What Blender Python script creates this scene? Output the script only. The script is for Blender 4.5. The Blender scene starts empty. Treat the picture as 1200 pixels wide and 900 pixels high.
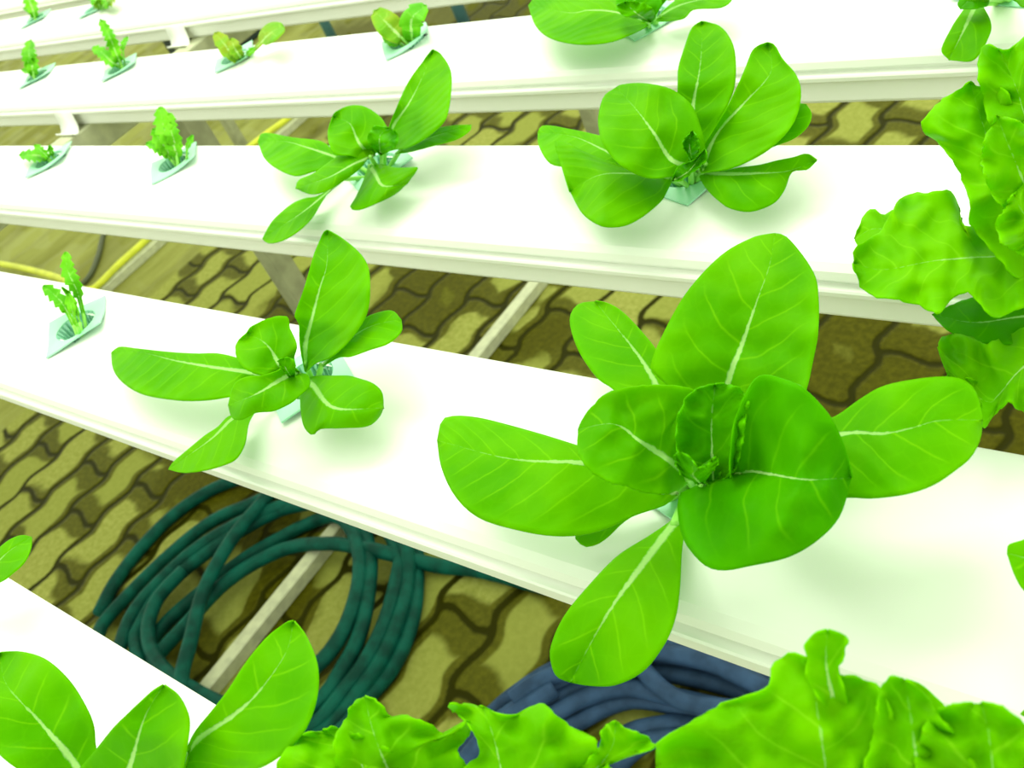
import bpy, bmesh, math, random
from math import sin, cos, pi, radians, sqrt
from mathutils import Vector, Matrix, noise
scene = bpy.context.scene
COL = scene.collection

# ------------------------------------------------------------------ camera
T = 0.86                      # height of the trough tops above the paved floor
CAMZ = T + 0.283
F_PX, YAW, PITCH, ROLL = 1148.79, -0.90504, 0.65703, -0.46698
_f = Vector((sin(YAW)*cos(PITCH), cos(YAW)*cos(PITCH), -sin(PITCH)))
_r = Vector((cos(YAW), -sin(YAW), 0.0))
_u = _r.cross(_f)
RIGHT = cos(ROLL)*_r + sin(ROLL)*_u
UP = -sin(ROLL)*_r + cos(ROLL)*_u
FWD = _f
CAM = Vector((0, 0, CAMZ))
cd = bpy.data.cameras.new('camera'); cam = bpy.data.objects.new('camera', cd); COL.objects.link(cam)
cd.sensor_width = 36.0; cd.lens = 36.0*F_PX/1200.0; cd.clip_start = 0.01; cd.clip_end = 100
m = Matrix((RIGHT, UP, -FWD)).transposed().to_4x4(); m.translation = CAM
cam.matrix_world = m
cd.dof.use_dof = True; cd.dof.focus_distance = 0.40; cd.dof.aperture_fstop = 24.0
scene.camera = cam

def ray(u, v):
    return RIGHT*((u-600)/F_PX) - UP*((v-450)/F_PX) + FWD
def at_z(u, v, z):            # z in metres above the trough tops
    d = ray(u, v); t = (T+z-CAMZ)/d.z
    return CAM + d*t
def at_x(u, v, x):
    d = ray(u, v); return CAM + d*((x-CAM.x)/d.x)

# ------------------------------------------------------------------ light
w = bpy.data.worlds.new('world'); scene.world = w; w.use_nodes = True
bg = w.node_tree.nodes['Background']
bg.inputs[0].default_value = (0.93, 1.0, 0.78, 1); bg.inputs[1].default_value = 1.22
def area(name, loc, target, sx, sy, power, colr):
    l = bpy.data.lights.new(name, 'AREA'); l.shape = 'RECTANGLE'; l.size = sx; l.size_y = sy
    l.energy = power; l.color = colr
    o = bpy.data.objects.new(name, l); COL.objects.link(o); o.location = loc
    o.rotation_euler = (Vector(target)-Vector(loc)).to_track_quat('-Z', 'Y').to_euler()
    return o
area('grow_light', (-0.75, 0.80, T+1.5), (-0.55, 0.45, T), 1.6, 0.45, 13, (0.92, 1.0, 0.80))
area('grow_light', (-1.6, 1.5, T+1.6), (-1.4, 1.2, T), 1.6, 0.45, 10, (0.92, 1.0, 0.80))
scene.view_settings.view_transform = 'Standard'; scene.view_settings.look = 'None'
scene.view_settings.gamma = 1.0; scene.view_settings.exposure = 0.36
scene.view_settings.use_curve_mapping = False

# ------------------------------------------------------------------ node helper
class N:
    def __init__(s, name):
        s.m = bpy.data.materials.new(name); s.m.use_nodes = True
        s.t = s.m.node_tree; s.n = s.t.nodes; s.l = s.t.links
        s.b = s.n['Principled BSDF']; s.out = s.n['Material Output']
    def new(s, typ, **kw):
        n = s.n.new(typ)
        for k, v in kw.items(): setattr(n, k, v)
        return n
    def put(s, sock, v):
        if isinstance(v, bpy.types.NodeSocket): s.l.new(v, sock)
        else: sock.default_value = v
    def math(s, op, a, b=None, c=None):
        n = s.new('ShaderNodeMath', operation=op); s.put(n.inputs[0], a)
        if b is not None: s.put(n.inputs[1], b)
        if c is not None: s.put(n.inputs[2], c)
        return n.outputs[0]
    def smooth(s, v, a, b, lo=0.0, hi=1.0):
        n = s.new('ShaderNodeMapRange', interpolation_type='SMOOTHSTEP')
        s.put(n.inputs[0], v); s.put(n.inputs[1], a); s.put(n.inputs[2], b); s.put(n.inputs[3], lo); s.put(n.inputs[4], hi)
        return n.outputs[0]
    def noise(s, vec, scale, detail=3, rough=0.5, out=0):
        n = s.new('ShaderNodeTexNoise'); s.put(n.inputs['Vector'], vec)
        n.inputs['Scale'].default_value = scale; n.inputs['Detail'].default_value = detail; n.inputs['Roughness'].default_value = rough
        return n.outputs[out]
    def mix(s, f, a, b):
        n = s.new('ShaderNodeMix', data_type='RGBA'); s.put(n.inputs[0], f)
        s.put(n.inputs[6], a if isinstance(a, bpy.types.NodeSocket) else (*a, 1)); s.put(n.inputs[7], b if isinstance(b, bpy.types.NodeSocket) else (*b, 1))
        return n.outputs[2]
    def bump(s, h, strength=0.3, dist=0.001):
        n = s.new('ShaderNodeBump'); n.inputs['Strength'].default_value = strength; n.inputs['Distance'].default_value = dist
        s.put(n.inputs['Height'], h); return n.outputs[0]
    def obj(s): return s.new('ShaderNodeTexCoord').outputs['Object']

def plain(name, c, rough=0.4, metal=0.0, var=0.06, scale=40, spec=0.5, bumpd=0.0):
    k = N(name); v = k.noise(k.obj(), scale, 4)
    f = k.smooth(v, 0.3, 0.7)
    col = k.mix(f, tuple(x*(1-var) for x in c), tuple(min(1, x*(1+var)) for x in c))
    k.put(k.b.inputs['Base Color'], col); k.b.inputs['Roughness'].default_value = rough
    k.b.inputs['Metallic'].default_value = metal; k.b.inputs['Specular IOR Level'].default_value = spec
    if bumpd: k.put(k.b.inputs['Normal'], k.bump(v, 0.5, bumpd))
    return k.m

def leaf_material(name, dark, light, vein, rib=1.0, trans=0.40, quilt=1.0, rough=0.42):
    k = N(name)
    uv = k.new('ShaderNodeUVMap', uv_map='vein').outputs[0]
    sp = k.new('ShaderNodeSeparateXYZ'); k.put(sp.inputs[0], uv)
    ob = k.obj()
    x = sp.outputs[0]; y = sp.outputs[1]           # decimetres across / along, t packed in second map
    uv2 = k.new('ShaderNodeUVMap', uv_map='param').outputs[0]
    s2 = k.new('ShaderNodeSeparateXYZ'); k.put(s2.inputs[0], uv2)
    ss = s2.outputs[0]; tt = s2.outputs[1]
    nz = k.noise(ob, 60, 3)
    nn = k.math('MULTIPLY', k.math('SUBTRACT', nz, 0.5), 0.05)
    ax = k.math('ABSOLUTE', x)
    rw = k.smooth(tt, 0.0, 0.9, 0.022*rib, 0.0012)
    ribm = k.smooth(k.math('ADD', ax, k.math('MULTIPLY', k.math('SUBTRACT', k.noise(ob, 500, 2), 0.5), 0.012)), rw, k.math('MULTIPLY', rw, 0.45), 0.0, 1.0)
    ribf = k.smooth(tt, 0.40, 0.95, 1.0, 0.10)
    ribm = k.math('MULTIPLY', ribm, ribf)
    # side veins sweep forward from the rib
    sgn = k.math('MULTIPLY', k.math('SIGN', x), 0.037)
    q = k.math('ADD', k.math('SUBTRACT', k.math('ADD', y, sgn), k.math('ADD', k.math('MULTIPLY', ax, 0.55), k.math('MULTIPLY', k.math('MULTIPLY', ax, ax), 1.0))), nn)
    fr = k.math('ABSOLUTE', k.math('SUBTRACT', k.math('FRACT', k.math('DIVIDE', q, 0.13)), 0.5))
    side = k.smooth(fr, 0.0, 0.060, 1.0, 0.0)
    side = k.math('MULTIPLY', side, k.smooth(k.math('ABSOLUTE', ss), 0.55, 0.95, 1.0, 0.0))
    # fine net veins
    vor = k.new('ShaderNodeTexVoronoi', feature='DISTANCE_TO_EDGE'); k.put(vor.inputs['Vector'], ob); vor.inputs['Scale'].default_value = 150
    net = k.smooth(vor.outputs[0], 0.0, 0.08, 1.0, 0.0)
    big = k.noise(ob, 28, 2)
    base = k.mix(k.smooth(big, 0.35, 0.68), dark, light)
    edge = k.math('POWER', k.math('ABSOLUTE', ss), 8.0)
    base = k.mix(k.math('MULTIPLY', edge, 0.35), base, tuple(min(1, c*1.5) for c in light))
    base = k.mix(k.math('MULTIPLY', net, 0.05), base, vein)
    base = k.mix(k.math('MULTIPLY', side, 0.36), base, vein)
    base = k.mix(k.math('MULTIPLY', ribm, 0.85), base, (0.60, 0.86, 0.34))
    h = k.math('ADD', k.math('MULTIPLY', k.smooth(fr, 0.0, 0.5), 0.9*quilt), k.math('MULTIPLY', k.noise(ob, 130, 2), 1.0*quilt))
    h = k.math('ADD', h, k.math('MULTIPLY', ribm, -0.6))
    bm_ = k.bump(h, 0.30, 0.0010)
    k.put(k.b.inputs['Base Color'], base); k.put(k.b.inputs['Normal'], bm_); k.b.inputs['Specular Tint'].default_value = (0.7, 1.0, 0.2, 1)
    k.b.inputs['Roughness'].default_value = rough; k.b.inputs['Specular IOR Level'].default_value = 0.05
    tr = k.new('ShaderNodeBsdfTranslucent'); k.put(tr.inputs[0], k.mix(0.6, base, (0.32, 0.85, 0.0))); k.put(tr.inputs['Normal'], bm_)
    mx = k.new('ShaderNodeMixShader'); mx.inputs[0].default_value = trans
    k.l.new(k.b.outputs[0], mx.inputs[1]); k.l.new(tr.outputs[0], mx.inputs[2]); k.l.new(mx.outputs[0], k.out.inputs[0])
    return k.m

M = {}
M['pvc'] = plain('white_pvc', (0.88, 0.90, 0.85), 0.38, 0, 0.012, 9)
M['metal'] = plain('galvanised_steel', (0.50, 0.52, 0.34), 0.5, 0.1, 0.12, 60)
M['steel_dark'] = plain('worn_steel', (0.32, 0.33, 0.20), 0.55, 0.1, 0.15, 40)
M['mint'] = plain('mint_plastic', (0.36, 0.74, 0.52), 0.4, 0, 0.05, 50)
M['mint_dark'] = plain('mint_plastic_cup', (0.33, 0.68, 0.52), 0.45, 0, 0.06, 50)
M['hose_green'] = plain('dark_green_rubber', (0.001, 0.066, 0.046), 0.55, 0, 0.4, 30, 0.12)
M['hose_blue'] = plain('dull_blue_rubber', (0.030, 0.066, 0.140), 0.55, 0, 0.3, 30, 0.12)
M['yellow'] = plain('yellow_hose_plastic', (0.62, 0.66, 0.03), 0.5, 0, 0.12, 20)
M['cable'] = plain('dark_cable', (0.07, 0.085, 0.03), 0.6)
M['crate'] = plain('black_plastic', (0.008, 0.02, 0.018), 0.6)
M['crate_rim'] = plain('charcoal_plastic', (0.02, 0.035, 0.03), 0.5)
M['pipe_blue'] = plain('blue_pipe_plastic', (0.10, 0.26, 0.30), 0.5)
M['leaf'] = leaf_material('lettuce_leaf', (0.092, 0.40, 0.0), (0.155, 0.51, 0.0), (0.32, 0.74, 0.006))
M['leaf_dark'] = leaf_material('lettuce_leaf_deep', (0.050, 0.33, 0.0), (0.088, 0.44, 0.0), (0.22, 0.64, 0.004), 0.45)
M['frill'] = leaf_material('frilly_lettuce_leaf', (0.135, 0.49, 0.0), (0.22, 0.63, 0.0), (0.38, 0.80, 0.02), 0.35, 0.42, 1.8, 0.46)
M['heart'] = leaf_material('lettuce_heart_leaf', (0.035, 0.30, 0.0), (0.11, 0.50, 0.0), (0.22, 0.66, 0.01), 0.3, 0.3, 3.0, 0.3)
M['baby'] = leaf_material('baby_leaf', (0.10, 0.46, 0.01), (0.20, 0.62, 0.02), (0.4, 0.8, 0.1), 0.25, 0.3, 1.0)
M['baby_red'] = leaf_material('reddish_baby_leaf', (0.17, 0.45, 0.02), (0.36, 0.42, 0.03), (0.5, 0.75, 0.12), 0.3, 0.3, 1.0)
M['stalk'] = plain('pale_leaf_stalk', (0.30, 0.72, 0.10), 0.4, 0, 0.08, 80)

# ------------------------------------------------------------------ object helpers
def mesh_obj(name, verts, faces, mats, parent=None, smooth=True, uvs=None, fm=None):
    me = bpy.data.meshes.new(name); me.from_pydata([tuple(v) for v in verts], [], faces); me.update()
    if uvs:
        for nm, arr in uvs.items():
            lay = me.uv_layers.new(name=nm)
            for lp in me.loops: lay.data[lp.index].uv = arr[lp.vertex_index]
    for mm in (mats if isinstance(mats, (list, tuple)) else [mats]): me.materials.append(mm)
    for i, p in enumerate(me.polygons):
        p.use_smooth = smooth
        if fm: p.material_index = fm[i]
    o = bpy.data.objects.new(name, me); COL.objects.link(o)
    if parent is not None:
        o.parent = parent; o.location = -parent.location if parent.rotation_euler.z == 0 else o.location
    return o
def thing(name, label, cat, loc, group=None):
    o = bpy.data.objects.new(name, None); COL.objects.link(o); o.location = loc; o.empty_display_size = 0.02
    o['label'] = label; o['category'] = cat
    if group: o['group'] = group
    return o
def tag(o, label, cat, group=None):
    o['label'] = label; o['category'] = cat
    if group: o['group'] = group
    return o
def recalc(o):
    bm = bmesh.new(); bm.from_mesh(o.data); bmesh.ops.recalc_face_normals(bm, faces=bm.faces); bm.to_mesh(o.data); bm.free()
def box_geo(x0, x1, y0, y1, z0, z1):
    v = [(x, y, z) for x in (x0, x1) for y in (y0, y1) for z in (z0, z1)]
    f = [(0,1,3,2),(4,6,7,5),(0,4,5,1),(2,3,7,6),(0,2,6,4),(1,5,7,3)]
    return v, f
def box(name, x0, x1, y0, y1, z0, z1, mat, parent=None, bev=0.002):
    v, f = box_geo(x0, x1, y0, y1, z0, z1)
    o = mesh_obj(name, v, f, mat, parent, False)
    b = o.modifiers.new('bevel', 'BEVEL'); b.width = bev; b.segments = 2
    return o
def catmull(P, n=8):
    P = [Vector(p) for p in P]; out = []
    for i in range(len(P)-1):
        p0 = P[i-1] if i else P[0]*2-P[1]; p1, p2 = P[i], P[i+1]; p3 = P[i+2] if i+2 < len(P) else P[-1]*2-P[-2]
        for k in range(n):
            t = k/n
            out.append(0.5*((2*p1)+(p2-p0)*t+(2*p0-5*p1+4*p2-p3)*t*t+(3*p1-p0-3*p2+p3)*t**3))
    out.append(P[-1]); return out
def resample(P, n):
    d = [0]
    for a, b in zip(P, P[1:]): d.append(d[-1]+(b-a).length)
    L = d[-1] or 1e-9; out = []; j = 0
    for i in range(n+1):
        s = L*i/n
        while j < len(d)-2 and d[j+1] < s: j += 1
        seg = d[j+1]-d[j] or 1e-9
        out.append(P[j].lerp(P[j+1], min(1, max(0, (s-d[j])/seg))))
    return out
def tube_geo(path, rad, seg=10, cap=True):
    V = []; Fc = []; n = len(path); up = Vector((0, 0, 1))
    prev = None
    for i, p in enumerate(path):
        t = (path[min(i+1, n-1)]-path[max(i-1, 0)]).normalized()
        a = t.cross(up) if prev is None else prev - t*prev.dot(t)
        if a.length < 1e-6: a = t.cross(Vector((1, 0, 0)))
        a.normalize(); prev = a; b = t.cross(a)
        r = rad(i/(n-1)) if callable(rad) else rad
        for k in range(seg):
            an = 2*pi*k/seg; V.append(p+a*(r*cos(an))+b*(r*sin(an)))
    for i in range(n-1):
        for k in range(seg):
            k2 = (k+1) % seg
            Fc.append((i*seg+k, i*seg+k2, (i+1)*seg+k2, (i+1)*seg+k))
    if cap:
        Fc.append(tuple(range(seg-1, -1, -1))); Fc.append(tuple((n-1)*seg+k for k in range(seg)))
    return V, Fc

# ------------------------------------------------------------------ paved floor
def floor_material():
    k = N('wavy_concrete_pavers'); o = k.obj()
    sp = k.new('ShaderNodeSeparateXYZ'); k.put(sp.inputs[0], o); x, y = sp.outputs[0], sp.outputs[1]
    P = 0.1125
    wob = k.noise(o, 9, 2, out=1); ws = k.new('ShaderNodeSeparateXYZ'); k.put(ws.inputs[0], wob)
    x = k.math('ADD', x, k.math('MULTIPLY', k.math('SUBTRACT', ws.outputs[0], 0.5), 0.012))
    y = k.math('ADD', y, k.math('MULTIPLY', k.math('SUBTRACT', ws.outputs[1], 0.5), 0.012))
    ph = k.math('MULTIPLY', k.math('SUBTRACT', y, 0.425), 2*pi/P)
    wav = k.math('ADD', k.math('MULTIPLY', k.math('COSINE', ph), 0.0075), k.math('MULTIPLY', k.math('SINE', k.math('MULTIPLY', ph, 2.0)), 0.0010))
    u = k.math('DIVIDE', k.math('SUBTRACT', k.math('SUBTRACT', x, wav), -0.993), P)
    iu = k.math('FLOOR', u); fu = k.math('FRACT', u)
    du = k.math('MULTIPLY', k.math('MINIMUM', fu, k.math('SUBTRACT', 1.0, fu)), P)
    par = k.math('MULTIPLY', k.math('FLOORED_MODULO', iu, 2.0), P)
    w2 = k.math('MULTIPLY', k.math('SINE', k.math('MULTIPLY', fu, 2*pi)), 0.0085)
    v = k.math('DIVIDE', k.math('SUBTRACT', k.math('SUBTRACT', k.math('SUBTRACT', y, w2), par), 0.447), 2*P)
    iv = k.math('FLOOR', v); fv = k.math('FRACT', v)
    dv = k.math('MULTIPLY', k.math('MINIMUM', fv, k.math('SUBTRACT', 1.0, fv)), 2*P)
    # rounded corners where joints meet
    a = k.math('MAXIMUM', k.math('SUBTRACT', 0.014, du), 0.0); b = k.math('MAXIMUM', k.math('SUBTRACT', 0.014, dv), 0.0)
    j = k.math('SUBTRACT', 0.014, k.math('SQRT', k.math('ADD', k.math('MULTIPLY', a, a), k.math('MULTIPLY', b, b))))
    cid = k.new('ShaderNodeCombineXYZ'); k.put(cid.inputs[0], iu); k.put(cid.inputs[1], iv)
    wn = k.new('ShaderNodeTexWhiteNoise'); k.put(wn.inputs[0], cid.outputs[0]); rnd = wn.outputs[0]
    fine = k.noise(o, 90, 5, 0.65); mid = k.noise(o, 14, 3)
    jm = k.smooth(k.math('ADD', j, k.math('MULTIPLY', k.math('SUBTRACT', fine, 0.5), 0.004)), 0.0036, 0.0086, 1.0, 0.0)
    # damp margins round the stones; spots: spilt water plus painted plant shadow
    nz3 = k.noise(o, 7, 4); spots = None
    for (pu, pv, rad) in ((1000, 440, 0.17), (950, 400, 0.12), (505, 345, 0.16), (640, 395, 0.07), (240, 560, 0.13), (300, 600, 0.10), (1180, 500, 0.2), (330, 700, 0.10), (210, 520, 0.06), (610, 350, 0.06), (340, 360, 0.10), (540, 12, 0.8)):  # first spots, near the frilly lettuce, paint the plants' shadow on the floor
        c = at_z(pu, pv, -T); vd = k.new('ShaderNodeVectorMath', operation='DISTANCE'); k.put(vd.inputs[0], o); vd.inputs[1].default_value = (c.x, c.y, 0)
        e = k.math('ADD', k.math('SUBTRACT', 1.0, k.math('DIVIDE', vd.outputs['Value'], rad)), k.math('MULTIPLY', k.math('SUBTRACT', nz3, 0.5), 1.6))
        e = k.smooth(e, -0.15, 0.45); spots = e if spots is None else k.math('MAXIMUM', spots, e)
    damp_shadow_w = k.math('ADD', k.math('MULTIPLY', k.smooth(k.noise(o, 3.5, 2), 0.34, 0.60), 0.018), k.math('MULTIPLY', spots, 0.024))
    jj = k.math('MINIMUM', du, k.math('MULTIPLY', dv, 0.40))
    dm = k.smooth(k.math('ADD', k.math('SUBTRACT', jj, damp_shadow_w), k.math('MULTIPLY', k.math('SUBTRACT', mid, 0.5), 0.012)), -0.001, 0.0065, 1.0, 0.0)
    dry = k.mix(rnd, (0.27, 0.295, 0.060), (0.37, 0.375, 0.10))
    dry = k.mix(k.smooth(fine, 0.3, 0.75), (0.24, 0.26, 0.050), dry)
    wet_shadow = k.mix(k.smooth(fine, 0.35, 0.7), (0.050, 0.048, 0.0), (0.082, 0.078, 0.001))
    c = k.mix(k.math('MULTIPLY', dm, 0.88), dry, wet_shadow)
    c = k.mix(k.math('MULTIPLY', spots, 0.80), c, wet_shadow)
    c = k.mix(jm, c, (0.024, 0.024, 0.0))
    # plain trowelled concrete beyond the paved part
    plainm = k.smooth(sp.outputs[0], -2.535, -2.515, 1.0, 0.0)
    mp = k.new('ShaderNodeMapping'); k.put(mp.inputs['Vector'], o); mp.inputs['Scale'].default_value = (6.0, 1.4, 1.0)
    st = k.noise(mp.outputs[0], 1.0, 5, 0.6)
    pc = k.mix(k.smooth(st, 0.35, 0.65), (0.20, 0.205, 0.045), (0.31, 0.325, 0.085))
    pc = k.mix(k.math('MULTIPLY', k.smooth(fine, 0.5, 0.8), 0.3), pc, (0.14, 0.14, 0.02))
    pc = k.mix(k.math('MULTIPLY', spots, 0.8), pc, wet_shadow)
    c = k.mix(plainm, c, pc)
    k.put(k.b.inputs['Base Color'], c)
    k.put(k.b.inputs['Roughness'], k.smooth(dm, 0.0, 1.0, 0.85, 0.5))
    k.b.inputs['Specular IOR Level'].default_value = 0.04
    h = k.math('ADD', k.math('MAXIMUM', k.smooth(j, 0.001, 0.012), plainm), k.math('MULTIPLY', fine, 0.12))
    k.put(k.b.inputs['Normal'], k.bump(h, 0.7, 0.006))
    return k.m
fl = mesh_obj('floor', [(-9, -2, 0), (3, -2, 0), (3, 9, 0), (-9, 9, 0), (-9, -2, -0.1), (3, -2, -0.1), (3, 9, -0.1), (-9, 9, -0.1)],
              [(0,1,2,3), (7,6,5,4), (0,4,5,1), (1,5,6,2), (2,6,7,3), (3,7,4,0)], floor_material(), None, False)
fl['kind'] = 'structure'

# ------------------------------------------------------------------ troughs
YB = {'D': 0.0397, 'C': 0.2412, 'B': 0.4270, 'A': 0.6145, 'E': 0.818, 'F': 0.985}
LID = [(0, -0.0025), (-0.0015, -0.0012), (-0.013, 0), 'a', 'b', (-0.088, 0), (-0.0940, -0.0013), (-0.0975, -0.0042), (-0.0990, -0.0080),
       (-0.0955, -0.0090), (-0.0955, -0.0110), (-0.1012, -0.0116), (-0.1020, -0.0126), (-0.1020, -0.0150), (-0.1012, -0.0160), (-0.0975, -0.0160), (-0.0950, -0.0030), 'b2', 'a2',
       (-0.0030, -0.0040), (-0.0014, -0.0160), (0, -0.0160)]
CHAN = [(-0.0962, -0.0150), (-0.0962, -0.0310), (-0.0944, -0.0335), (-0.0048, -0.0335), (-0.0028, -0.0310), (-0.0025, -0.0150),
        (-0.0040, -0.0150), (-0.0042, -0.0320), (-0.0948, -0.0320), (-0.0948, -0.0150)]
X0, X1 = -3.3, 0.42
def trough(key, holes, label):
    yb = YB[key]
    holes = sorted(holes); full = [X0]
    for h in holes: full += [h-0.016, h+0.016]
    full.append(X1)
    hy = {'C': -0.040, 'D': -0.040}.get(key, -0.031)
    sub = {'a': (hy+0.013, 0), 'b': (hy-0.013, 0), 'a2': (hy+0.013, -0.003), 'b2': (hy-0.013, -0.003)}
    t = thing('growing_trough', label, 'trough', (-1.44, yb-0.05, T-0.0335), 'white growing troughs in parallel rows')
    for nm, raw, xs in (('lid', LID, full), ('channel', CHAN, [X0+0.004, X1-0.004])):
        prof = [sub.get(q, q) if isinstance(q, str) else q for q in raw]; cut = []
        if nm == 'lid': cut = [raw.index('a'), raw.index('b2')]
        n = len(prof); V = [(x, yb+y, T+z) for x in xs for (y, z) in prof]; Fc = []
        for i in range(len(xs)-1):
            mid = (xs[i]+xs[i+1])/2; ish = any(abs(mid-h) < 0.001 for h in holes)
            for j in range(n):
                if ish and j in cut: continue
                j2 = (j+1) % n
                Fc.append((i*n+j, (i+1)*n+j, (i+1)*n+j2, i*n+j2))
            if nm == 'lid':
                a, a2, b, b2 = (raw.index(q) for q in ('a', 'a2', 'b', 'b2'))
        Fc.append(tuple(range(n))); Fc.append(tuple((len(xs)-1)*n+j for j in range(n-1, -1, -1)))
        o = mesh_obj(nm, V, Fc, M['pvc'], t, True); recalc(o)
        o.data.set_sharp_from_angle(angle=radians(24))
    return t
HX = {'D': [-0.509, -0.315, -0.165, -0.03], 'C': [-0.667, -0.413, -0.180, -0.005], 'B': [-1.021, -0.790, -0.530, -0.280, -0.065],
      'A': [-1.357, -1.146, -0.914, -0.657, -0.408, -0.165], 'E': [-1.698, -1.507], 'F': []}
trough('D', HX['D'], 'white growing trough nearest the camera, at the bottom left corner')
trough('C', HX['C'], 'white growing trough carrying the largest lettuce, passing directly over the green hose')
trough('B', HX['B'], 'white growing trough next behind the one with the largest lettuce')
trough('A', HX['A'], 'white growing trough with the brownish seedling, its lettuces cut off by the top edge')
trough('E', HX['E'], 'white growing trough in the upper left with only two small seedlings in view')
trough('F', HX['F'], 'white growing trough farthest back, just a sliver in the top left corner')

# ------------------------------------------------------------------ frames below
def stand(xb, xf, label, posts):
    t = thing('steel_stand', label, 'stand', (xf, 0.4, 0), 'steel stands under the troughs')
    box('crossbeam', xb-0.016, xb+0.016, -0.15, 1.25, T-0.0675, T-0.0335, M['metal'], t)
    box('foot_bar', xf-0.0135, xf+0.0135, -0.3, 1.9, 0, 0.025, M['metal'], t)
    for (x, y, s) in posts:
        box('post', x-s, x+s, y-s, y+s, 0.0, T-0.0675, M['steel_dark'], t)
    return t
def post_y(u, v, x): return at_x(u, v, x).y
px_post = post_y(321, 301, -1.181)
stand(-1.181, -1.2755, 'steel stand with a square bar running on the floor under the green hose', [(-1.181, px_post, 0.016), (-1.275, -0.1, 0.015)])
b2 = at_z(150, 309, -0.835)
stand(-2.9, b2.x, 'steel stand whose floor bar has a yellow hose lying along it', [(-2.9, 1.7, 0.016), (-2.9, -0.1, 0.016)])
pp = at_z(701, 150, -0.70)
op = box('steel_post', pp.x-0.02, pp.x+0.02, pp.y-0.02, pp.y+0.02, 0, T-0.05, M['steel_dark'])
tag(op, 'upright steel post seen in the gap behind the lettuce with a tall leaf pair', 'post')

# white tube clips on the trough fronts
def clip(key, u, v, label):
    c = at_z(u, v, -0.012); x = c.x; y0 = YB[key]-0.1007
    prof = [(-0.001, -0.011), (-0.003, -0.016), (-0.006, -0.026), (-0.009, -0.031), (-0.013, -0.034), (-0.018, -0.033), (-0.021, -0.030)]
    P = resample(catmull([Vector((0, a, b)) for a, b in prof], 5), 22)
    V = []; Fc = []
    for i, p in enumerate(P):
        sh = 0.010*(i/22)**1.5
        for s in (-1, 1): V.append((x+s*0.021+sh, y0+p.y, T+p.z))
    for i in range(22): Fc.append((2*i, 2*i+1, 2*i+3, 2*i+2))
    o = mesh_obj('trough_clip', V, Fc, M['pvc']); s = o.modifiers.new('solid', 'SOLIDIFY'); s.thickness = 0.0015; s.offset = 0
    tag(o, label, 'clip', 'curled white clips on the trough fronts')
clip('A', 66, 137, 'curled white plastic clip on a trough front, lower left of the two clips')
clip('E', 205, 30, 'curled white plastic clip on a trough front, upper right of the two clips')

# ------------------------------------------------------------------ hoses on the floor
def hose(name, strands, r, mat, label, cat='hose', hole=True, seg=12):
    V = []; Fc = []
    for st in strands:
        pts = [at_z(u, v, -T+z) for (u, v, z) in st]
        P = catmull(pts, 6); P = resample(P, max(20, len(P)))
        v, f = tube_geo(P, r, seg); off = len(V)
        V += v; Fc += [tuple(i+off for i in q) for q in f]
    o = mesh_obj(name, V, Fc, mat); tag(o, label, cat); return o
def zz(l, z): return [(a, b, (z(i/(len(l)-1)) if callable(z) else z)) for i, (a, b) in enumerate(l)]
r = 0.0125
coil = []
s1 = [(116,719),(135,682),(170,637),(212,597),(264,567)]
r5 = [(488.5,658),(485,717),(467,770),(436,812)]
s2 = [(117,738),(152,696),(198,651),(247,612),(296,590)]
r4 = [(478,675),(471,714),(450,766),(422,808),(380,857)]
s3 = [(142,754),(159,714),(187,682),(229,644),(275,616),(324,595)]
r3 = [(467,647),(466,675),(453,724),(432,770),(404,808),(359,857)]
s4 = [(159,757),(166,730),(190,692),(234,654),(276,626),(331,597)]
r2 = [(429,630),(434,651),(432,693),(422,742),(401,784),(369,826)]
s6 = [(175,763),(194,731),(233,696),(282,658),(324,633),(366,612)]
r1 = [(415,626),(422,665),(415,707),(397,749),(366,784)]
s7 = [(184,770),(219,731),(257,689),(296,661),(338,642),(380,637),(415,640),(457,649),(513,663),(560,668),(640,688)]
s5 = [(186,777),(173,742),(184,703),(215,668)]
s8 = [(212,801),(222,756),(236,700),(254,661),(278,623),(306,590)]
path = []
path += zz(s1, 0.013) + zz([(345,545),(430,560),(480,610)], 0.040) + zz(r5, 0.013)
path += zz([(380,870),(280,880),(180,830),(120,775)], 0.040)
path += zz(s2, 0.020) + zz([(370,562),(440,585),(474,635)], 0.042) + zz(r4, 0.028)
path += zz([(300,890),(200,850),(140,795)], 0.045)
path += zz(s3, 0.036) + zz([(390,580),(440,605)], 0.038) + zz(r3, 0.034)
path += zz([(280,880),(190,830)], 0.036)
path += zz(s4, 0.030) + zz([(385,590),(420,605)], 0.045) + zz(r2, 0.038)
path += zz([(290,860),(200,810)], 0.05)
path += zz(s6, 0.014) + zz([(395,605)], 0.045) + zz(r1, 0.047)
path += zz([(290,830),(220,805)], 0.04) + zz(s5, 0.040)
coil.append(path[:])
coil.append(zz([(190,783)], 0.02)+zz(s7[:5], 0.028)+zz(s7[5:8], 0.040)+zz(s7[8:], 0.013))
coil.append(zz([(225,850)], 0.05)+zz(s8, lambda t: 0.050+0.006*sin(pi*t))+zz([(330,560),(350,530)], 0.045))
coil_o = hose('garden_hose', coil, r, M['hose_green'], 'dark green garden hose lying coiled on the paving across the floor bar')

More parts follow.
